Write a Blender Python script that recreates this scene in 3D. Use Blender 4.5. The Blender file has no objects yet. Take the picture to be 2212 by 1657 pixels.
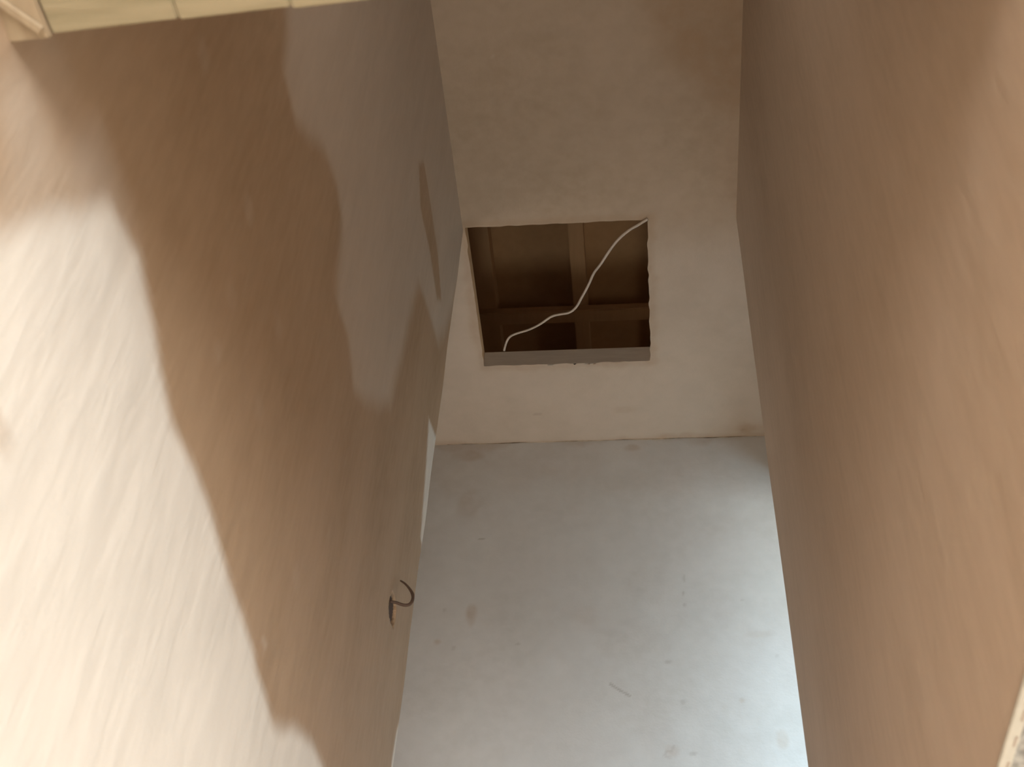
import bpy, bmesh, math, random
import numpy as np
from mathutils import Vector, Matrix

random.seed(4)
rng = np.random.default_rng(4)
scene = bpy.context.scene
C = scene.collection

# ------------------------------------------------------------------ camera
IW, IH = 2212.0, 1657.0
YAW, PITCH, ROLL, FPX = -0.143384, 0.824008, 0.0732636, 2810.868
CAM = np.array([0.0, 0.0, 1.5])


def axes():
    f = np.array([math.sin(YAW) * math.cos(PITCH), math.cos(YAW) * math.cos(PITCH), math.sin(PITCH)])
    r0 = np.array([math.cos(YAW), -math.sin(YAW), 0.0])
    u0 = np.cross(r0, f)
    return (math.cos(ROLL) * r0 + math.sin(ROLL) * u0, -math.sin(ROLL) * r0 + math.cos(ROLL) * u0, f)


RT, UP, FW = axes()


def ray(px, py):
    return FW + RT * (px - IW / 2) / FPX + UP * (IH / 2 - py) / FPX


def on(axis, value, px, py):
    """the point of the plane axis = value that a mark measured in the photograph lies on"""
    d = ray(px, py)
    return CAM + d * ((value - CAM[axis]) / d[axis])


cam_data = bpy.data.cameras.new('camera')
cam = bpy.data.objects.new('camera', cam_data)
C.objects.link(cam)
cam.matrix_world = Matrix(((RT[0], UP[0], -FW[0], CAM[0]), (RT[1], UP[1], -FW[1], CAM[1]),
                           (RT[2], UP[2], -FW[2], CAM[2]), (0, 0, 0, 1)))
cam_data.sensor_width = 36.0
cam_data.lens = FPX / IW * 36.0
cam_data.clip_start = 0.02
cam_data.dof.use_dof = True
cam_data.dof.focus_distance = 4.0
cam_data.dof.aperture_fstop = 9.0
scene.camera = cam

# ------------------------------------------------------------------ light
scene.view_settings.view_transform = 'Standard'
scene.view_settings.look = 'None'
scene.view_settings.gamma = 1.0
scene.view_settings.use_curve_mapping = False
scene.view_settings.exposure = 0.0

world = bpy.data.worlds.new('overcast_sky')
scene.world = world
world.use_nodes = True
nt = world.node_tree
nt.nodes.clear()
wo = nt.nodes.new('ShaderNodeOutputWorld')
bg = nt.nodes.new('ShaderNodeBackground')
tc = nt.nodes.new('ShaderNodeTexCoord')
sx = nt.nodes.new('ShaderNodeSeparateXYZ')
rp = nt.nodes.new('ShaderNodeValToRGB')
nt.links.new(tc.outputs['Generated'], sx.inputs[0])
mr = nt.nodes.new('ShaderNodeMapRange')
mr.inputs['From Min'].default_value = -0.15
mr.inputs['From Max'].default_value = 0.30
nt.links.new(sx.outputs['Z'], mr.inputs['Value'])
rp.color_ramp.elements[0].color = (0.24, 0.26, 0.26, 1)      # the ground
rp.color_ramp.elements[1].color = (0.58, 0.82, 1.0, 1)       # overcast sky
nt.links.new(mr.outputs['Result'], rp.inputs['Fac'])
nt.links.new(rp.outputs['Color'], bg.inputs['Color'])
bg.inputs['Strength'].default_value = 22.0
nt.links.new(bg.outputs[0], wo.inputs[0])


def area(name, loc, target, sx_, sy_, power, color):
    l = bpy.data.lights.new(name, 'AREA')
    l.shape = 'RECTANGLE'
    l.size, l.size_y = sx_, sy_
    l.energy = power
    l.color = color
    o = bpy.data.objects.new(name, l)
    C.objects.link(o)
    o.location = loc
    d = Vector(target) - Vector(loc)
    o.rotation_euler = d.to_track_quat('-Z', 'Y').to_euler()
    return o


# the lit room behind the doorway in the right wall, and the hall behind the camera
area('side_room_light', (2.3, 0.55, 1.05), (-0.5, 1.0, 1.75), 1.4, 1.4, 27, (1.0, 0.98, 0.92))
area('hall_light', (0.3, -3.4, 1.4), (-0.1, 1.5, 2.4), 2.0, 1.8, 345, (1.0, 1.0, 0.98))
area('shaft_fill', (-0.1, 1.15, 0.3), (-0.1, 2.0, 4.9), 0.5, 0.5, 27, (1.0, 0.90, 0.76))  # unseen lamp added on the stairwell floor to light the shaft

# fill lamp added out of view above the header to brighten the upper walls
area('upper_wall_fill', (-0.1, 0.40, 4.05), (-0.1, 2.6, 4.3), 0.75, 1.2, 2.9, (1.0, 0.93, 0.83))
# unseen lamp added in the loft to lift the dark timbers
area('loft_fill', (1.2, 3.3, 5.15), (-0.4, 3.7, 5.95), 0.12, 0.12, 1.1, (1.0, 0.80, 0.58))
# weak unseen lamp added on the landing to lift its ceiling
area('landing_fill', (-1.62, 2.93, 3.0), (-0.4, 2.8, 4.9), 0.5, 0.6, 6, (1.0, 0.90, 0.82))

# ------------------------------------------------------------------ measures
XL, XR = -0.5476, 0.3216           # faces of the stairwell walls
YC = 2.447                         # plane of both outside corners
YE = 3.4148                        # end wall
ZC = 4.9                           # ceiling
HX0, HX1, HY0, HY1 = -0.5407, 0.042, 2.4301, 3.0286   # loft hatch
LXL, LXR = -1.75, 1.90             # landing, left and right ends
ZL = 2.0                           # landing floor
YB = -0.4                          # near ends of the stairwell walls
YH = -4.5                          # wall behind the camera
DY0, DY1, DZ = 0.30, 1.42, 1.5 + 0.671                # doorway in the right wall
ZT, YT = 1.5 + 1.035, 0.513        # underside and far edge of the timber header

# ------------------------------------------------------------------ helpers


def link(name, me, mat=None, parent=None):
    o = bpy.data.objects.new(name, me)
    C.objects.link(o)
    if mat:
        me.materials.append(mat)
    if parent:
        o.parent = parent
    return o


def from_bm(name, bm, mat=None, parent=None, smooth=False):
    bmesh.ops.recalc_face_normals(bm, faces=bm.faces)
    me = bpy.data.meshes.new(name)
    bm.to_mesh(me)
    bm.free()
    if smooth:
        me.polygons.foreach_set('use_smooth', [True] * len(me.polygons))
    return link(name, me, mat, parent)


def add_box(bm, x0, x1, y0, y1, z0, z1, bevel=0.0, M=None):
    r = bmesh.ops.create_cube(bm, size=1.0)
    vs = r['verts']
    for v in vs:
        v.co = Vector(((x0 + x1) / 2 + v.co.x * (x1 - x0), (y0 + y1) / 2 + v.co.y * (y1 - y0),
                       (z0 + z1) / 2 + v.co.z * (z1 - z0)))
    if M is not None:
        for v in vs:
            v.co = M @ v.co
    if bevel:
        es = list({e for v in vs for e in v.link_edges})
        bmesh.ops.bevel(bm, geom=es, offset=bevel, segments=2, affect='EDGES')


def box(name, x0, x1, y0, y1, z0, z1, mat, parent=None, bevel=0.0, M=None):
    bm = bmesh.new()
    add_box(bm, x0, x1, y0, y1, z0, z1, bevel, M)
    return from_bm(name, bm, mat, parent)


def structure(o):
    o['kind'] = 'structure'
    return o


def thing(name, label, cat, loc=(0, 0, 0), group=None):
    o = bpy.data.objects.new(name, None)
    C.objects.link(o)
    o.location = loc
    o.empty_display_size = 0.05
    o['label'] = label
    o['category'] = cat
    if group:
        o['group'] = group
    return o


def put(o, parent):
    """parent a mesh modelled in world coordinates to a thing"""
    o.parent = parent
    o.matrix_parent_inverse = Matrix.Translation(parent.location).inverted()
    return o


def tube(name, pts, rad, mat, sub=6, sides=10, taper=None):
    P = [Vector(p) for p in pts]
    Q = []
    n = len(P)
    for i in range(n - 1):
        p0, p1, p2, p3 = P[max(i - 1, 0)], P[i], P[i + 1], P[min(i + 2, n - 1)]
        for k in range(sub):
            t = k / sub
            Q.append(0.5 * ((2 * p1) + (p2 - p0) * t + (2 * p0 - 5 * p1 + 4 * p2 - p3) * t * t
                            + (3 * p1 - p0 - 3 * p2 + p3) * t ** 3))
    Q.append(P[-1])
    bm = bmesh.new()
    rings = []
    ref = Vector((0.3, 0.9, 0.2)).normalized()
    for i, q in enumerate(Q):
        d = (Q[min(i + 1, len(Q) - 1)] - Q[max(i - 1, 0)]).normalized()
        a = (ref - d * ref.dot(d)).normalized()
        ref = a
        b = d.cross(a)
        r = rad if taper is None else rad * taper(i / (len(Q) - 1))
        rings.append([bm.verts.new(q + (a * math.cos(t) + b * math.sin(t)) * r)
                      for t in [2 * math.pi * k / sides for k in range(sides)]])
    for A, B in zip(rings, rings[1:]):
        for k in range(sides):
            bm.faces.new((A[k], A[(k + 1) % sides], B[(k + 1) % sides], B[k]))
    bm.faces.new(rings[0])
    bm.faces.new(rings[-1])
    return from_bm(name, bm, mat, None, True)


def vnoise(u, v, seed=0):
    """smooth value noise in about -1..1"""
    r = np.random.default_rng(seed)
    T = r.uniform(-1, 1, (64, 64))
    iu, iv = np.floor(u).astype(int), np.floor(v).astype(int)
    fu, fv = u - iu, v - iv
    fu, fv = fu * fu * (3 - 2 * fu), fv * fv * (3 - 2 * fv)
    g = lambda a, b: T[a % 64, b % 64]
    return (g(iu, iv) * (1 - fu) * (1 - fv) + g(iu + 1, iv) * fu * (1 - fv)
            + g(iu, iv + 1) * (1 - fu) * fv + g(iu + 1, iv + 1) * fu * fv)


def poly_sd(u, v, poly):
    """signed distance to a polygon, positive inside"""
    P = np.asarray(poly, float)
    best = np.full(u.shape, 1e9)
    inside = np.zeros(u.shape, bool)
    for a, b in zip(P, np.roll(P, -1, 0)):
        d = b - a
        t = np.clip(((u - a[0]) * d[0] + (v - a[1]) * d[1]) / max(d @ d, 1e-12), 0, 1)
        best = np.minimum(best, np.hypot(u - a[0] - t * d[0], v - a[1] - t * d[1]))
        c = (a[1] > v) != (b[1] > v)
        with np.errstate(divide='ignore', invalid='ignore'):
            xi = a[0] + (v - a[1]) * d[0] / (d[1] if d[1] else 1e-12)
        inside ^= c & (u < xi)
    return np.where(inside, best, -best)


def line_d(u, v, pts):
    P = np.asarray(pts, float)
    best = np.full(u.shape, 1e9)
    for a, b in zip(P, P[1:]):
        d = b - a
        t = np.clip(((u - a[0]) * d[0] + (v - a[1]) * d[1]) / max(d @ d, 1e-12), 0, 1)
        best = np.minimum(best, np.hypot(u - a[0] - t * d[0], v - a[1] - t * d[1]))
    return best


def sstep(x, lo, hi):
    t = np.clip((x - lo) / (hi - lo), 0, 1)
    return t * t * (3 - 2 * t)


def grid_mesh(name, P, attrs, mat, hole=None, smooth=True, flip=False):
    """P: (nu, nv, 3) points; attrs: name -> (nu, nv); hole(iu, iv) cells left out"""
    nu, nv = P.shape[:2]
    idx = np.arange(nu * nv).reshape(nu, nv)
    q = np.stack([idx[:-1, :-1], idx[1:, :-1], idx[1:, 1:], idx[:-1, 1:]], -1)
    if flip:
        q = q[..., ::-1]
    if hole is not None:
        q = q[~hole]
    q = q.reshape(-1, 4)
    me = bpy.data.meshes.new(name)
    me.vertices.add(nu * nv)
    me.vertices.foreach_set('co', P.reshape(-1).astype(np.float32))
    me.loops.add(q.size)
    me.loops.foreach_set('vertex_index', q.reshape(-1).astype(np.int32))
    me.polygons.add(len(q))
    me.polygons.foreach_set('loop_start', np.arange(0, q.size, 4, dtype=np.int32))
    me.polygons.foreach_set('use_smooth', np.full(len(q), smooth))
    me.update(calc_edges=True)
    for k, a in attrs.items():
        at = me.attributes.new(k, 'FLOAT', 'POINT')
        at.data.foreach_set('value', a.reshape(-1).astype(np.float32))
    me.validate()
    o = link(name, me, mat)
    return o


# ------------------------------------------------------------------ materials


def new_mat(name):
    m = bpy.data.materials.new(name)
    m.use_nodes = True
    n = m.node_tree
    n.nodes.clear()
    out = n.nodes.new('ShaderNodeOutputMaterial')
    b = n.nodes.new('ShaderNodeBsdfPrincipled')
    n.links.new(b.outputs[0], out.inputs[0])
    return m, n, b


def mixc(n, fac, a, b):
    x = n.nodes.new('ShaderNodeMix')
    x.data_type = 'RGBA'
    for sock, val in ((x.inputs[0], fac), (x.inputs[6], a), (x.inputs[7], b)):
        if hasattr(val, 'is_output'):
            n.links.new(val, sock)
        else:
            sock.default_value = val
    return x.outputs[2]


def noise(n, scale, stretch=(1, 1, 1), detail=4.0, rough=0.55, lo=0.35, hi=0.65):
    t = n.nodes.new('ShaderNodeTexCoord')
    mp = n.nodes.new('ShaderNodeMapping')
    mp.inputs['Scale'].default_value = stretch
    x = n.nodes.new('ShaderNodeTexNoise')
    x.inputs['Scale'].default_value = scale
    x.inputs['Detail'].default_value = detail
    x.inputs['Roughness'].default_value = rough
    r = n.nodes.new('ShaderNodeMapRange')
    r.inputs['From Min'].default_value = lo
    r.inputs['From Max'].default_value = hi
    n.links.new(t.outputs['Object'], mp.inputs[0])
    n.links.new(mp.outputs[0], x.inputs['Vector'])
    n.links.new(x.outputs['Fac'], r.inputs['Value'])
    return r.outputs['Result']


def math_node(n, op, a, b):
    x = n.nodes.new('ShaderNodeMath')
    x.operation = op
    for s, v in zip(x.inputs, (a, b)):
        if hasattr(v, 'is_output'):
            n.links.new(v, s)
        else:
            s.default_value = v
    return x.outputs[0]


def attr(n, name):
    a = n.nodes.new('ShaderNodeAttribute')
    a.attribute_name = name
    return a.outputs['Fac']


def bump(n, b, h, strength, dist=0.002):
    x = n.nodes.new('ShaderNodeBump')
    x.inputs['Strength'].default_value = strength
    x.inputs['Distance'].default_value = dist
    n.links.new(h, x.inputs['Height'])
    n.links.new(x.outputs[0], b.inputs['Normal'])


def plaster(name, wet, wet2, dry_or_lit, stain_or_shade, mark, stretch, rough=0.62):
    """skim plaster: damp pink-brown with paler dried or lit patches, stains or painted shade, and dark scuffs on attributes"""
    m, n, b = new_mat(name)
    cloud = noise(n, 3.0, stretch)
    base = mixc(n, cloud, wet, wet2)
    streak = noise(n, 26.0, stretch, 5.0)
    lighter = tuple(min(1, c * 1.10) for c in wet2[:3]) + (1,)
    base = mixc(n, math_node(n, 'MULTIPLY', streak, 0.45), base, lighter)
    drymot = mixc(n, noise(n, 9.0, stretch, 6.0), dry_or_lit, tuple(c * 0.90 for c in dry_or_lit[:3]) + (1,))
    base = mixc(n, attr(n, 'dry_or_lit'), base, drymot)
    sm = math_node(n, 'MULTIPLY', attr(n, 'stain_or_shade'), math_node(n, 'ADD', math_node(n, 'MULTIPLY', noise(n, 22.0), 0.4), 0.65))
    sm.node.use_clamp = True
    base = mixc(n, sm, base, stain_or_shade)
    base = mixc(n, attr(n, 'mark'), base, mark)
    n.links.new(base, b.inputs['Base Color'])
    b.inputs['Roughness'].default_value = rough
    b.inputs['Specular IOR Level'].default_value = 0.3
    h = math_node(n, 'ADD', noise(n, 9.0, stretch), math_node(n, 'MULTIPLY', noise(n, 160.0), 0.12))
    bump(n, b, h, 0.25, 0.003)
    return m


WET = (0.37, 0.258, 0.162, 1)
WET2 = (0.42, 0.30, 0.198, 1)
DRY = (0.83, 0.80, 0.745, 1)
M_LEFT = plaster('drying_plaster', WET, WET2, DRY, (0.24, 0.14, 0.07, 1), (0.10, 0.065, 0.04, 1), (1, 2.2, 0.55))
M_RIGHT = plaster('damp_plaster', (0.46, 0.36, 0.268, 1), (0.51, 0.405, 0.31, 1), DRY, (0.24, 0.14, 0.07, 1), (0.10, 0.065, 0.04, 1), (1, 2.2, 0.55))
M_CEIL = plaster('ceiling_plaster', (0.37, 0.285, 0.205, 1), (0.41, 0.32, 0.24, 1), (0.56, 0.48, 0.41, 1),
                 (0.33, 0.21, 0.12, 1), (0.22, 0.16, 0.11, 1), (1, 1, 1))
M_END = plaster('dusty_wall_paint', (0.50, 0.485, 0.46, 1), (0.55, 0.535, 0.52, 1), (0.60, 0.595, 0.58, 1),
                (0.36, 0.25, 0.16, 1), (0.20, 0.16, 0.13, 1), (1, 1, 1))


def simple(name, c1, c2, scale, stretch=(1, 1, 1), rough=0.7, bs=0.2, spec=0.3, metal=0.0):
    m, n, b = new_mat(name)
    f = noise(n, scale, stretch)
    n.links.new(mixc(n, f, c1, c2), b.inputs['Base Color'])
    b.inputs['Roughness'].default_value = rough
    b.inputs['Specular IOR Level'].default_value = spec
    b.inputs['Metallic'].default_value = metal
    if bs:
        bump(n, b, f, bs)
    return m


M_TIMBER = simple('sawn_pine', (0.215, 0.177, 0.104, 1), (0.26, 0.213, 0.13, 1), 10, (1, 9, 9))
M_TIMBER2 = simple('sawn_pine_end', (0.26, 0.195, 0.125, 1), (0.31, 0.24, 0.155, 1), 10, (9, 1, 9))
M_ROOF = simple('old_roof_timber', (0.55, 0.365, 0.21, 1), (0.59, 0.39, 0.225, 1), 8, (6, 1, 6))
M_FELT = simple('roofing_felt', (0.46, 0.30, 0.165, 1), (0.50, 0.325, 0.18, 1), 20)
M_LINING = simple('painted_hatch_lining', (0.56, 0.50, 0.44, 1), (0.62, 0.56, 0.49, 1), 9, (1, 1, 5))
M_CABLE = simple('white_cable', (0.46, 0.39, 0.33, 1), (0.52, 0.45, 0.39, 1), 30, rough=0.45, bs=0)
M_DARKCABLE = simple('grey_brown_cable', (0.085, 0.052, 0.036, 1), (0.11, 0.07, 0.05, 1), 40, rough=0.6, bs=0)
M_BEAD = simple('plastered_bead', (0.40, 0.375, 0.32, 1), (0.45, 0.425, 0.365, 1), 40)
M_SLOT = simple('bead_slot', (0.30, 0.25, 0.20, 1), (0.36, 0.30, 0.25, 1), 30, bs=0)
M_GREY = simple('grey_board_edge', (0.15, 0.145, 0.13, 1), (0.36, 0.35, 0.32, 1), 85, (1, 1, 1))
M_WHITE = simple('white_soffit', (0.62, 0.62, 0.60, 1), (0.66, 0.66, 0.64, 1), 10)
M_FLOOR = simple('bare_floorboards', (0.46, 0.38, 0.29, 1), (0.54, 0.45, 0.35, 1), 6, (1, 8, 1))
M_HALL = simple('hall_plaster', (0.60, 0.50, 0.40, 1), (0.66, 0.56, 0.46, 1), 4)
M_FRAME = simple('white_window_frame', (0.78, 0.78, 0.77, 1), (0.82, 0.82, 0.81, 1), 8, rough=0.4, bs=0)


# ------------------------------------------------------------------ left wall
def uniq(*parts):
    a = np.unique(np.round(np.concatenate(parts), 5))
    keep = [a[0]]
    for x in a[1:]:
        if x - keep[-1] > 0.0008:
            keep.append(x)
    return np.array(keep)


def marks_left(px):
    """photo marks as (Y * 0.4, Z) on the left wall"""
    out = []
    for p in px:
        w = on(0, XL, *p)
        out.append((w[1] * 0.4, w[2]))
    return out


# dried areas and other paler marks, in the wall's own plane
BRIGHT = marks_left([(-70, 535), (0, 528), (60, 503), (110, 490), (150, 466), (190, 442), (236, 436), (262, 490), (298, 560),
                     (325, 680), (345, 800), (368, 920), (415, 1015), (452, 1110), (488, 1230), (522, 1330), (548, 1430),
                     (590, 1568), (640, 1588), (672, 1606), (696, 1657), (720, 1730), (-70, 1760)])
GREY = marks_left([(624, -60), (622, 10), (612, 150), (640, 268), (700, 320), (728, 400), (738, 480), (724, 640), (752, 735),
                   (764, 845), (785, 872), (842, 866), (862, 790), (882, 700), (905, 612), (925, 672), (946, 742),
                   (966, 706), (985, 640), (1003, 498), (985, 380), (960, 200), (935, -40), (930, -200), (640, -200)])
STREAK = marks_left([(904, 352), (916, 350), (930, 440), (946, 545), (954, 650), (945, 650), (926, 530), (908, 450)])
SLIVER = marks_left([(926, 900), (946, 955), (934, 1060), (914, 1212), (908, 1160), (920, 1000)])
SLIVER2 = marks_left([(866, 1545), (858, 1660), (840, 1700), (846, 1640), (856, 1575)])
HAZE = marks_left([(-80, 60), (20, 92), (120, 130), (215, 260), (250, 360), (262, 470), (150, 520), (-80, 560)])
FLECKS = [(538, 455, 0.030, 0.16), (571, 1392, 0.016, 0.30), (440, 120, 0.030, 0.14), (600, 700, 0.03, 0.10),
          (470, 760, 0.022, 0.10), (560, 880, 0.03, 0.08), (640, 1250, 0.03, 0.08), (500, 640, 0.03, 0.08)]
SLOT = [(w[1], w[2]) for w in [on(0, XL, *p) for p in
        [(848, 1277), (853, 1290), (855, 1304), (855.5, 1322), (853, 1342), (849.5, 1356), (844, 1344), (840.5, 1328),
         (840, 1312), (841, 1298), (844, 1288)]]]
SC = np.mean(SLOT, 0)

ys = uniq(np.arange(YB, 0.4, 0.15), np.arange(0.4, YC - 0.012, 0.013), np.arange(SC[0] - 0.07, SC[0] + 0.07, 0.003),
          np.linspace(YC - 0.03, YC - 0.008, 6))
R0 = 0.008
zs = uniq(np.arange(0, 1.9, 0.2), np.arange(1.9, ZC, 0.013), np.arange(SC[1] - 0.09, SC[1] + 0.09, 0.003), [ZC])


def corner_profile(ys, x, sgn, x_end):
    """(x, y) along a stairwell wall, round the outside corner, then along the landing side of the wall"""
    pr = [(x, y) for y in ys if y < YC - R0]
    for k in range(0, 7):
        t = k / 6 * math.pi / 2
        pr.append((x + sgn * R0 * (1 - math.cos(t)), YC - R0 + R0 * math.sin(t)))
    for xx in np.linspace(x + sgn * 0.04, x_end, 12):
        pr.append((xx, YC))
    return np.array(pr)


pr = corner_profile(ys, XL, -1, LXL)
U, V = np.meshgrid(np.arange(len(pr)), zs, indexing='ij')
P = np.zeros(U.shape + (3,))
P[..., 0] = pr[:, 0][:, None]
P[..., 1] = pr[:, 1][:, None]
P[..., 2] = V
# walked length so that the marks do not repeat on the landing side
Yl = P[..., 1].copy()
face = (pr[:, 0] > XL - 0.004)[:, None] & np.ones_like(V, bool)
a, b = Yl * 0.4, V
wob = 0.010 * vnoise(Yl * 9, V * 7, 1) + 0.006 * vnoise(Yl * 24, V * 20, 2)
# a slightly wavy trowelled arris
P[..., 0] += np.where(pr[:, 1] > YC - 0.03, 1, 0)[:, None] * 0.0015 * vnoise(V * 6, V * 0, 7)
dry_or_lit = sstep(poly_sd(a, b, BRIGHT) + 0.5 * wob, -0.016, 0.014)
inner = sstep(-np.hypot((a - 0.735 * 0.4) / 1.0, b - 2.27) + 0.010, -0.012, 0.014)
dry_or_lit = dry_or_lit * (1 - 0.6 * inner)
grey = sstep(poly_sd(a, b, GREY) + 0.4 * wob, -0.013, 0.016) * (1 - sstep(poly_sd(a, b, STREAK) + 0.2 * wob, -0.004, 0.006))
dry_or_lit = np.maximum(dry_or_lit, 0.33 * grey)
# paler mottled haze above the pale patch, and a few pale flecks
haze = sstep(poly_sd(a, b, HAZE) + 2.0 * wob, -0.03, 0.03) * (0.17 + 0.13 * vnoise(Yl * 16, V * 12, 8))
dry_or_lit = np.maximum(dry_or_lit, np.clip(haze, 0, 1))
for fx, fy, fr, fa in FLECKS:
    c = marks_left([(fx, fy)])[0]
    dry_or_lit = np.maximum(dry_or_lit, 0.6 * fa * (1 - sstep(np.hypot((a - c[0]) * 2.2, b - c[1]), fr * 0.3, fr)))
dry_or_lit = np.maximum(dry_or_lit, 0.85 * sstep(poly_sd(a, b, SLIVER), -0.002, 0.006))
dry_or_lit = np.maximum(dry_or_lit, 0.85 * sstep(poly_sd(a, b, SLIVER2), -0.002, 0.005))
dry_or_lit = dry_or_lit * face
sd = poly_sd(Yl, V, SLOT) + 0.002 * vnoise(Yl * 160, V * 160, 5)
inside = sstep(sd, -0.001, 0.004) * face
P[..., 0] -= 0.028 * inside
mark = 0.75 * inside
# pale flecks and light trowel strokes
z0 = np.zeros_like(V)
wall_left = structure(grid_mesh('wall_left', P, {'dry_or_lit': dry_or_lit, 'stain_or_shade': z0, 'mark': mark}, M_LEFT))

# ------------------------------------------------------------------ right wall, with the doorway
ys2 = uniq(np.arange(YB, 0.3, 0.15), np.arange(0.3, YC - 0.012, 0.06), [DY0, DY1])
zs2 = uniq(np.arange(0, ZC, 0.1), [DZ, ZC])
pr2 = corner_profile(ys2, XR, 1, 0.72)
U, V = np.meshgrid(np.arange(len(pr2)), zs2, indexing='ij')
P = np.zeros(U.shape + (3,))
P[..., 0], P[..., 1], P[..., 2] = pr2[:, 0][:, None], pr2[:, 1][:, None], V
cy = 0.5 * (P[:-1, :-1, 1] + P[1:, 1:, 1])
cz = 0.5 * (P[:-1, :-1, 2] + P[1:, 1:, 2])
hole = (cy > DY0) & (cy < DY1) & (cz < DZ)
z0 = np.zeros_like(V)
P[..., 0] += np.where(pr2[:, 1] > YC - 0.03, 1, 0)[:, None] * 0.0008 * vnoise(V * 5, V * 0, 9)
wall_right = structure(grid_mesh('wall_right', P, {'dry_or_lit': z0, 'stain_or_shade': z0, 'mark': z0}, M_RIGHT, hole, flip=True))

# reveals of the doorway
TW = 0.11
structure(box('trim_1', XR + 0.06, XR + TW, DY0, DY1, DZ - 0.002, DZ + 0.05, M_WHITE))
structure(box('trim_2', XR + 0.001, XR + TW, DY0 - 0.02, DY0 - 0.0005, 0, DZ, M_WHITE))
structure(box('trim_3', XR + 0.001, XR + TW, DY1 + 0.0005, DY1 + 0.02, 0, DZ, M_WHITE))

# ------------------------------------------------------------------ end wall
xs = uniq(np.arange(LXL, -0.85, 0.1), np.arange(-0.85, 0.5, 0.006), np.arange(0.5, LXR, 0.08), [LXR])
zs3 = uniq(np.arange(ZL, 3.5, 0.1), np.arange(3.5, ZC, 0.006), [ZC])
X, Z = np.meshgrid(xs, zs3, indexing='ij')
P = np.zeros(X.shape + (3,))
P[..., 0], P[..., 2] = X, Z
P[..., 1] = YE


def E_(px):
    return [(w[0], w[2]) for w in [on(1, YE, *p) for p in px]]


stain_or_shade = np.zeros_like(X)
mark = np.zeros_like(X)
n1 = vnoise(X * 30, Z * 30, 11)
n2 = vnoise(X * 9, Z * 9, 12)


def blob(px, py, rx, ry, amt, soft=0.6):
    """a smear of half-size rx, ry (metres)"""
    c = E_([(px, py)])[0]
    d = np.hypot((X - c[0]) / rx, (Z - c[1]) / ry) + 0.25 * n1
    return amt * (1 - sstep(d, 1 - soft, 1 + 0.15))


stain_or_shade = np.maximum(stain_or_shade, blob(1018, 1325, 0.022, 0.048, 0.45))
stain_or_shade = np.maximum(stain_or_shade, blob(945, 1387, 0.018, 0.016, 0.45))
stain_or_shade = np.maximum(stain_or_shade, blob(1690, 1598, 0.020, 0.035, 0.22))
stain_or_shade = np.maximum(stain_or_shade, blob(1602, 1513, 0.012, 0.012, 0.3))
stain_or_shade = np.maximum(stain_or_shade, blob(1450, 1620, 0.025, 0.025, 0.2))
stain_or_shade = np.maximum(stain_or_shade, blob(1640, 1370, 0.05, 0.015, 0.15))
stain_or_shade = np.maximum(stain_or_shade, blob(1265, 1330, 0.05, 0.07, 0.10))
for q in [(1040, 1165, 0.013, 0.003, 0.45), (1119, 1391, 0.009, 0.006, 0.3), (1477, 1250, 0.005, 0.018, 0.20),
          (1476, 1281, 0.006, 0.010, 0.30), (1479, 1307, 0.004, 0.010, 0.25), (1443, 1430, 0.014, 0.009, 0.25),
          (1475, 1517, 0.010, 0.009, 0.20), (1497, 1628, 0.012, 0.007, 0.25), (1603, 1296, 0.008, 0.006, 0.2),
          (1679, 1417, 0.006, 0.006, 0.2), (960, 1318, 0.008, 0.012, 0.2), (980, 1400, 0.008, 0.012, 0.18)]:
    mark = np.maximum(mark, blob(*q))
for pts, w, am in [([(1317, 1477), (1337, 1490), (1360, 1503)], 0.0035, 0.45),
                   ([(1455, 1612), (1450, 1625), (1440, 1622), (1436, 1632), (1446, 1637)], 0.004, 0.2)]:
    mark = np.maximum(mark, am * (1 - sstep(line_d(X, Z, E_(pts)), w * 0.4, w * 1.6)))
# grime below the ceiling line; the wide soft band also paints in shadow
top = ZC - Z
stain_or_shade = np.maximum(stain_or_shade, 0.38 * (1 - sstep(top + 0.03 * n2 + 0.012 * n1, 0.0, 0.055)))
stain_or_shade = np.maximum(stain_or_shade, 0.14 * (1 - sstep(top + 0.06 * n2 + 0.02 * n1, 0.10, 0.30)))
stain_or_shade = np.maximum(stain_or_shade, blob(1010, 985, 0.07, 0.04, 0.5))
stain_or_shade = np.maximum(stain_or_shade, blob(1365, 968, 0.05, 0.025, 0.45))
stain_or_shade = np.maximum(stain_or_shade, blob(1010, 1090, 0.05, 0.09, 0.25))
dryE = 0.5 + 0.5 * n2
structure(grid_mesh('wall_end', P, {'dry_or_lit': dryE * 0.6, 'stain_or_shade': stain_or_shade, 'mark': mark}, M_END))

# ------------------------------------------------------------------ ceiling, with the hatch
xs = uniq(np.arange(LXL, -0.65, 0.1), np.arange(-0.65, 0.42, 0.01), np.arange(0.42, LXR, 0.08), [HX0, HX1, LXR])
ys = uniq(np.arange(YT - 0.16, 1.6, 0.1), np.arange(1.6, YE, 0.01), [HY0, HY1, YE])
X, Y = np.meshgrid(xs, ys, indexing='ij')
P = np.zeros(X.shape + (3,))
P[..., 0], P[..., 1], P[..., 2] = X, Y, ZC
cx = 0.5 * (X[:-1, :-1] + X[1:, 1:])
cyy = 0.5 * (Y[:-1, :-1] + Y[1:, 1:])
hole = (cx > HX0) & (cx < HX1) & (cyy > HY0) & (cyy < HY1)
n1 = vnoise(X * 30, Y * 30, 21)
n2 = vnoise(X * 8, Y * 8, 22)
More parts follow.
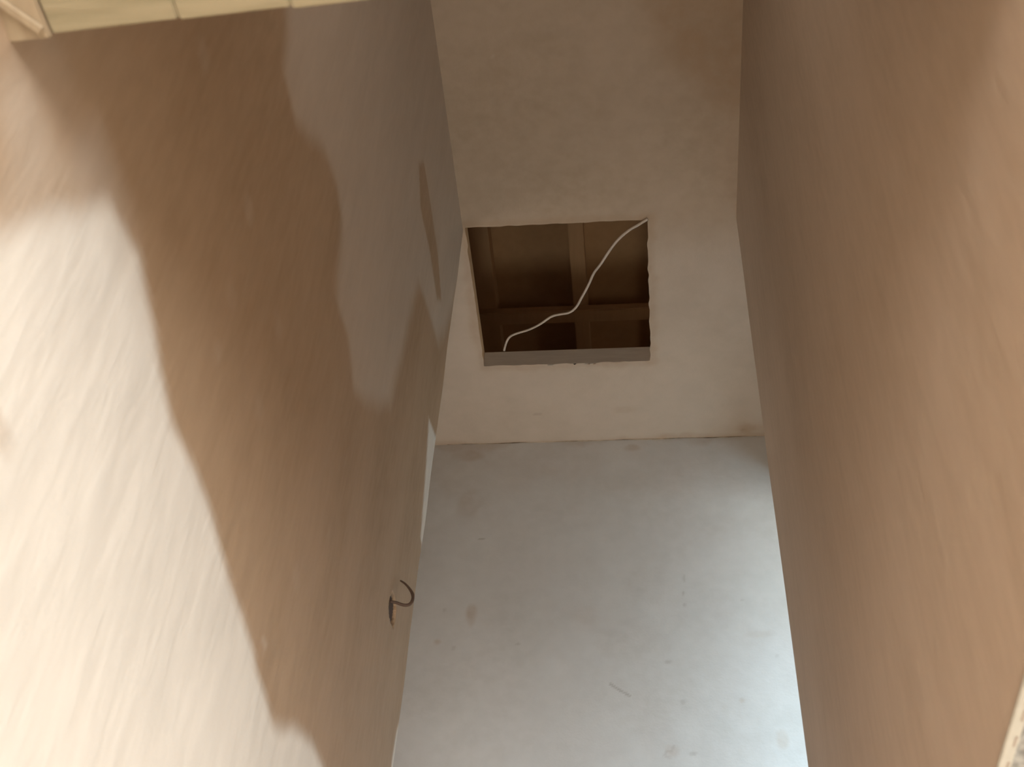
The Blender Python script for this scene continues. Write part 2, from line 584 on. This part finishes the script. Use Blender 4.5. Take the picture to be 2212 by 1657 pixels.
# ragged cut edges of the opening
edge = (np.minimum(abs(X - HX0), abs(X - HX1)) < 1e-4) & (Y > HY0 - 1e-3) & (Y < HY1 + 1e-3)
edge2 = (np.minimum(abs(Y - HY0), abs(Y - HY1)) < 1e-4) & (X > HX0 - 1e-3) & (X < HX1 + 1e-3)
P[..., 0] += edge * 0.0028 * vnoise(Y * 40, X, 23)
P[..., 1] += edge2 * 0.0028 * vnoise(X * 40, Y, 24)


def C_(px):
    return [(w[0], w[1]) for w in [on(2, ZC, *p) for p in px]]


def cblob(px, py, rx, ry, amt, soft=0.6):
    c = C_([(px, py)])[0]
    d = np.hypot((X - c[0]) / rx, (Y - c[1]) / ry) + 0.22 * n1
    return amt * (1 - sstep(d, 1 - soft, 1 + 0.15))


stain_or_shade = 0.55 * sstep(poly_sd(X, Y, C_([(1300, -150), (1390, 60), (1440, 140), (1500, 190), (1560, 230), (1640, 250), (1700, -150)]))
                     + 0.03 * n2, -0.03, 0.07)
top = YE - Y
stain_or_shade = np.maximum(stain_or_shade, 0.45 * (1 - sstep(top + 0.02 * n2 + 0.012 * n1, 0.0, 0.03)))
stain_or_shade = np.maximum(stain_or_shade, cblob(1610, 925, 0.05, 0.035, 0.5))
stain_or_shade = np.maximum(stain_or_shade, cblob(1350, 885, 0.05, 0.02, 0.2))
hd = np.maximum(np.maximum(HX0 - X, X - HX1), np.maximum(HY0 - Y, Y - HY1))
stain_or_shade = np.maximum(stain_or_shade, 0.35 * (1 - sstep(abs(hd - 0.006) + 0.01 * n1, 0.004, 0.028)))
mark = np.maximum(cblob(1160, 895, 0.02, 0.008, 0.25), cblob(1605, 930, 0.012, 0.01, 0.25))
speck_litC = np.maximum(cblob(1063, 125, 0.006, 0.006, 1.0), 0.5 * sstep(Y, 2.40, 2.62))  # pale speck, plus landing light painted in beyond the outside corners
ceil = structure(grid_mesh('ceiling', P, {'dry_or_lit': speck_litC, 'stain_or_shade': stain_or_shade, 'mark': mark}, M_CEIL, hole, flip=True))

# hairline of cracked filler in the angle between ceiling and end wall
pts = [(x, YE - 0.0015 + 0.001 * math.sin(x * 31), ZC - 0.001 - 0.001 * math.sin(x * 23 + 1)) for x in np.linspace(-0.72, 0.42, 60)]
crack = tube('trim_4', pts, 0.0016, simple('filler_crack', (0.12, 0.08, 0.05, 1), (0.5, 0.4, 0.3, 1), 14, bs=0), 1, 5)
structure(crack)

# ------------------------------------------------------------------ loft hatch lining and roof timbers
hatch = thing('hatch_lining', 'pale board lining around the square loft hatch opening in the ceiling', 'hatch', ((HX0 + HX1) / 2, (HY0 + HY1) / 2, ZC))
LH = 0.075
put(box('lining_board', HX0 - 0.03, HX1 + 0.03, HY1 + 0.001, HY1 + 0.022, ZC + 0.001, ZC + LH, M_LINING), hatch)
put(box('lining_board', HX0 - 0.03, HX1 + 0.03, HY0 - 0.022, HY0 - 0.003, ZC + 0.001, ZC + LH, M_ROOF), hatch)
put(box('lining_board', HX0 - 0.022, HX0 - 0.003, HY0 - 0.002, HY1, ZC + 0.001, ZC + LH, M_ROOF), hatch)
put(box('lining_board', HX1 + 0.003, HX1 + 0.022, HY0 - 0.002, HY1, ZC + 0.001, ZC + LH, M_ROOF), hatch)
roof = thing('roof_frame', 'dim brown rafters and purlin seen up through the loft hatch', 'roof', (-0.2, 2.8, ZC + 0.08))
ZR = ZC + 1.05
put(box('roofing_felt', -1.74, 1.74, 1.0, 4.4, ZR + 0.10, ZR + 0.12, M_FELT), roof)
for pa, pb in ((1012, 1066), (1234, 1266), (1440, 1480)):
    x0, x1 = float(on(2, ZR, pa, 600)[0]), float(on(2, ZR, pb, 600)[0])
    put(box('rafter', x0, x1, 1.051, 4.349, ZR, ZR + 0.0995, M_ROOF, bevel=0.003), roof)
y0, y1 = float(on(2, ZR - 0.04, 1250, 671)[1]), float(on(2, ZR - 0.04, 1250, 697)[1])
y0, y1 = min(y0, y1), max(y0, y1)
put(box('purlin', -1.699, 1.699, y0, y1, ZR - 0.04, ZR - 0.0006, M_ROOF, bevel=0.004), roof)
for s in ((-1.74, -1.70, 1.0, 4.4), (1.70, 1.74, 1.0, 4.4)):
    put(box('gable_board', *s, ZC + 0.0002, ZR + 0.0995, M_FELT), roof)
for s in ((-1.699, 1.699, 1.0, 1.05), (-1.699, 1.699, 4.35, 4.4)):
    put(box('eaves_board', *s, ZC + 0.0002, ZR + 0.0995, M_FELT), roof)

put(box('loft_boarding', -1.74, 1.74, YE + 0.0005, 4.4, ZC - 0.02, ZC + 0.0001, M_FELT), roof)
# white cable dangling across the hatch
cp = [(1399, 473), (1380, 485), (1358, 498), (1336, 517), (1317, 541), (1298, 570), (1283, 590), (1271, 616), (1257, 642),
      (1245, 663), (1230, 675), (1210, 679), (1191, 684), (1167, 700), (1143, 712), (1107, 724), (1095, 737), (1089, 757)]
pts = []
for i, p in enumerate(cp):
    t = i / (len(cp) - 1)
    pts.append(on(2, ZC - 0.0045 - 0.03 * math.sin(t * 2.2), *p))
cable = tube('loft_cable', pts, 0.0045, M_CABLE, 5, 10, lambda t: 1.0 - 0.2 * t)
cable['label'] = 'thin white cable hanging loose across the open loft hatch'
cable['category'] = 'cable'

# ------------------------------------------------------------------ cable tail on the left wall
hook = thing('cable_tail', 'short dark hooked cable end sticking out of a slot in the left wall', 'cable', (XL - 0.02, float(SC[0]), float(SC[1])))
hp = [(840.5, 1299), (848, 1300.5), (856, 1302), (866, 1305.5), (875, 1307.5), (883, 1306.5), (889, 1301), (892, 1292), (890.5, 1282),
      (884, 1271), (875, 1261), (865, 1254.5)]
pts = []
for i, p in enumerate(hp):
    yy = float(SC[0]) - 0.012 + 0.02 * i / (len(hp) - 1)
    pts.append(on(1, yy, *p))
put(tube('cable', pts, 0.0036, M_DARKCABLE, 5, 8, lambda t: 1.0 - 0.5 * max(0, t - 0.7) / 0.3), hook)
bm = bmesh.new()
zmin, zmax = min(p[1] for p in SLOT), max(p[1] for p in SLOT)
for k in range(7):
    z = zmin + (zmax - zmin) * (0.16 + 0.1 * k)
    w = 0.016 + 0.014 * math.sin(math.pi * (0.16 + 0.1 * k))
    add_box(bm, XL - 0.022, XL - 0.004, float(SC[0]) - w, float(SC[0]) + w * 0.9, z, z + 0.006, 0.0012)
put(from_bm('ribbed_conduit', bm, M_DARKCABLE), hook)

# ------------------------------------------------------------------ timber header at the top left
header = thing('timber_header', 'pale sawn timber boards of the header across the top left corner', 'beam', (-0.4, YT, ZT))


hp0, hp1 = on(2, ZT, 20, 85), on(2, ZT, 740, 0)
HD = Vector(hp1 - hp0).normalized()                       # the header runs a few degrees off square
HM = Matrix.Translation(Vector(hp0)) @ Matrix.Rotation(math.atan2(HD.y, HD.x), 4, 'Z')


def hx(px, py):
    return float((Vector(on(2, ZT, px, py)) - Vector(hp0)).dot(HD))


xa, xb, xc, xd = hx(104, 52), hx(380, 22), hx(626, 4), 0.86
for x0, x1, dy in ((xa, xb, 0.0), (xb, xc, 0.001), (xc, xd, 0.003)):
    put(box('header_board', x0 + 0.0003, x1 - 0.0003, -0.16, dy, 0, 0.045, M_TIMBER, bevel=0.0015, M=HM), header)
put(box('wall_plate', -0.01, xa - 0.002, -0.16, 0.004, 0, 0.05, M_TIMBER2, bevel=0.002, M=HM), header)
bm = bmesh.new()
a0, a1 = on(2, ZT - 0.004, -30, -8), on(2, ZT - 0.004, 84, 70)
d = Vector(a1 - a0).normalized()
nn = Vector((-d.y, d.x, 0)) * 0.006
vs = []
for zz in (ZT - 0.006, ZT - 0.0005):
    for p in (Vector(a0) - nn, Vector(a1) - nn, Vector(a1), Vector(a0)):
        vs.append(bm.verts.new((p.x, p.y, zz)))
for f in ((0, 1, 2, 3), (4, 5, 6, 7), (0, 1, 5, 4), (1, 2, 6, 5), (2, 3, 7, 6), (3, 0, 4, 7)):
    bm.faces.new([vs[i] for i in f])
put(from_bm('diagonal_batten', bm, M_TIMBER2), header)
structure(box('ceiling_hall', -2.5, 3.2, YH, YT - 0.162, ZT + 0.001, ZT + 0.06, M_HALL))
structure(box('trim_5', XL + 0.001, XR - 0.001, YT - 0.16, YT - 0.14, ZT + 0.061, ZC - 0.001, M_HALL))

# ------------------------------------------------------------------ metal angle bead on the doorway head
bead = thing('angle_bead', 'plaster-smeared perforated metal angle bead along the doorway head, bottom right', 'angle bead', (XR, (DY0 + DY1) / 2, DZ))
bm = bmesh.new()
add_box(bm, XR - 0.0015, XR + 0.0105, DY0 + 0.002, DY1 - 0.002, DZ - 0.0035, DZ + 0.001, 0.001)
put(from_bm('bead_wing', bm, M_BEAD), bead)
s0 = float(on(2, DZ - 0.004, 2191, 1603)[1])
bm = bmesh.new()
for k in range(-14, 8):
    y = s0 + k * 0.042
    if DY0 + 0.02 < y < DY1 - 0.03:
        add_box(bm, XR + 0.0058, XR + 0.0082, y - 0.0085, y + 0.0085, DZ - 0.0042, DZ - 0.003, 0.0004)
o = put(from_bm('slot', bm, M_SLOT), bead)
o['kind'] = 'stuff'
# rough grey strip of board edge and plaster lumps between bead and soffit
gy = np.arange(DY0 + 0.002, DY1 - 0.002, 0.003)
gx = np.linspace(XR + 0.0107, XR + 0.0595, 18)
X, Y = np.meshgrid(gx, gy, indexing='ij')
P = np.stack([X, Y, DZ - 0.0005 - 0.0025 * np.abs(vnoise(X * 220, Y * 120, 31)) + 0 * X], -1)
e = sstep(X, XR + 0.040, XR + 0.0595)
g = grid_mesh('grey_soffit_edge', P, {}, M_GREY)
put(g, bead)

# ------------------------------------------------------------------ rest of the shell

structure(box('floor', -2.5, 3.2, YH, YC, -0.1, 0.0, M_FLOOR))
structure(box('floor_landing', LXL, LXR, YC - 0.02, YE + 0.1, ZL - 0.2, ZL - 0.001, M_FLOOR))
structure(box('wall_under_landing', XL + 0.002, XR - 0.002, YC - 0.02, YC, 0, ZL - 0.2005, M_HALL))
structure(box('wall_back', -2.5, 3.2, YH - 0.1, YH - 0.001, 0, ZT + 0.06, M_HALL))
structure(box('wall_hall_left', -2.6, -2.501, YH, YB + 0.1, 0, ZT + 0.06, M_HALL))
structure(box('wall_hall_front', -2.5, XL - 0.002, YB, YB + 0.1, 0, ZT, M_HALL))
structure(box('wall_landing_left', LXL - 0.1, LXL - 0.001, YC - 0.3, YE, ZL, ZC, M_END and M_HALL))
# landing right wall: an unseen nib added to keep daylight off the left wall, and a doorway with its head just below the ceiling, then a room with a window
NX0, NX1, NY, NZ = 0.62, 0.72, 2.95, 4.57
BY, BZ = 0.60, 2.60                # back wall and floor of that room
bm = bmesh.new()
add_box(bm, NX0, NX1, YC + 0.001, NY, ZL, ZC - 0.001)
add_box(bm, NX0, NX1, NY, YE - 0.001, NZ, ZC - 0.001)
add_box(bm, NX0, NX1, BY, YC - 0.001, BZ, ZC - 0.001)
structure(from_bm('wall_landing_right', bm, M_HALL))
structure(box('wall_bedroom_back', NX1 + 0.001, LXR, BY - 0.1, BY, BZ, ZC - 0.001, M_HALL))
structure(box('floor_bedroom', NX1, LXR - 0.001, BY, YC - 0.025, BZ - 0.005, BZ, M_FLOOR))
WX, WY0, WY1, WZ0, WZ1 = LXR, 1.10, 3.37, 2.95, 4.57
bm = bmesh.new()
add_box(bm, WX, WX + 0.14, BY, WY0, ZL, ZC)
add_box(bm, WX, WX + 0.14, WY1, YE + 0.1, ZL, ZC)
add_box(bm, WX, WX + 0.14, WY0, WY1, ZL, WZ0)
add_box(bm, WX, WX + 0.14, WY0, WY1, WZ1, ZC)
structure(from_bm('wall_window', bm, M_HALL))
bm = bmesh.new()
for q in ((WY0, WY0 + 0.05, WZ0, WZ1), (WY1 - 0.05, WY1, WZ0, WZ1), (WY0 + 0.05, WY1 - 0.05, WZ0, WZ0 + 0.05),
          (WY0 + 0.05, WY1 - 0.05, WZ1 - 0.05, WZ1)):
    add_box(bm, WX + 0.09, WX + 0.135, *q, 0.004)
structure(from_bm('window_1', bm, M_FRAME))
pl = area('window_portal', (WX + 0.15, (WY0 + WY1) / 2, (WZ0 + WZ1) / 2), (0, (WY0 + WY1) / 2, (WZ0 + WZ1) / 2),
          WY1 - WY0, WZ1 - WZ0, 1, (1, 1, 1))
pl.data.cycles.is_portal = True
# the side room beyond the doorway
structure(box('wall_side_room_far', 3.1, 3.2, YH, YC, 0, ZT, M_WHITE))
structure(box('wall_side_room_end', XR + 0.12, 3.1, YC - 0.12, YC - 0.02, 0, ZT, M_WHITE))
structure(box('ceiling_side_room', XR + 0.112, 3.2, YT - 0.16, YC - 0.02, ZT + 0.001, ZT + 0.06, M_WHITE))
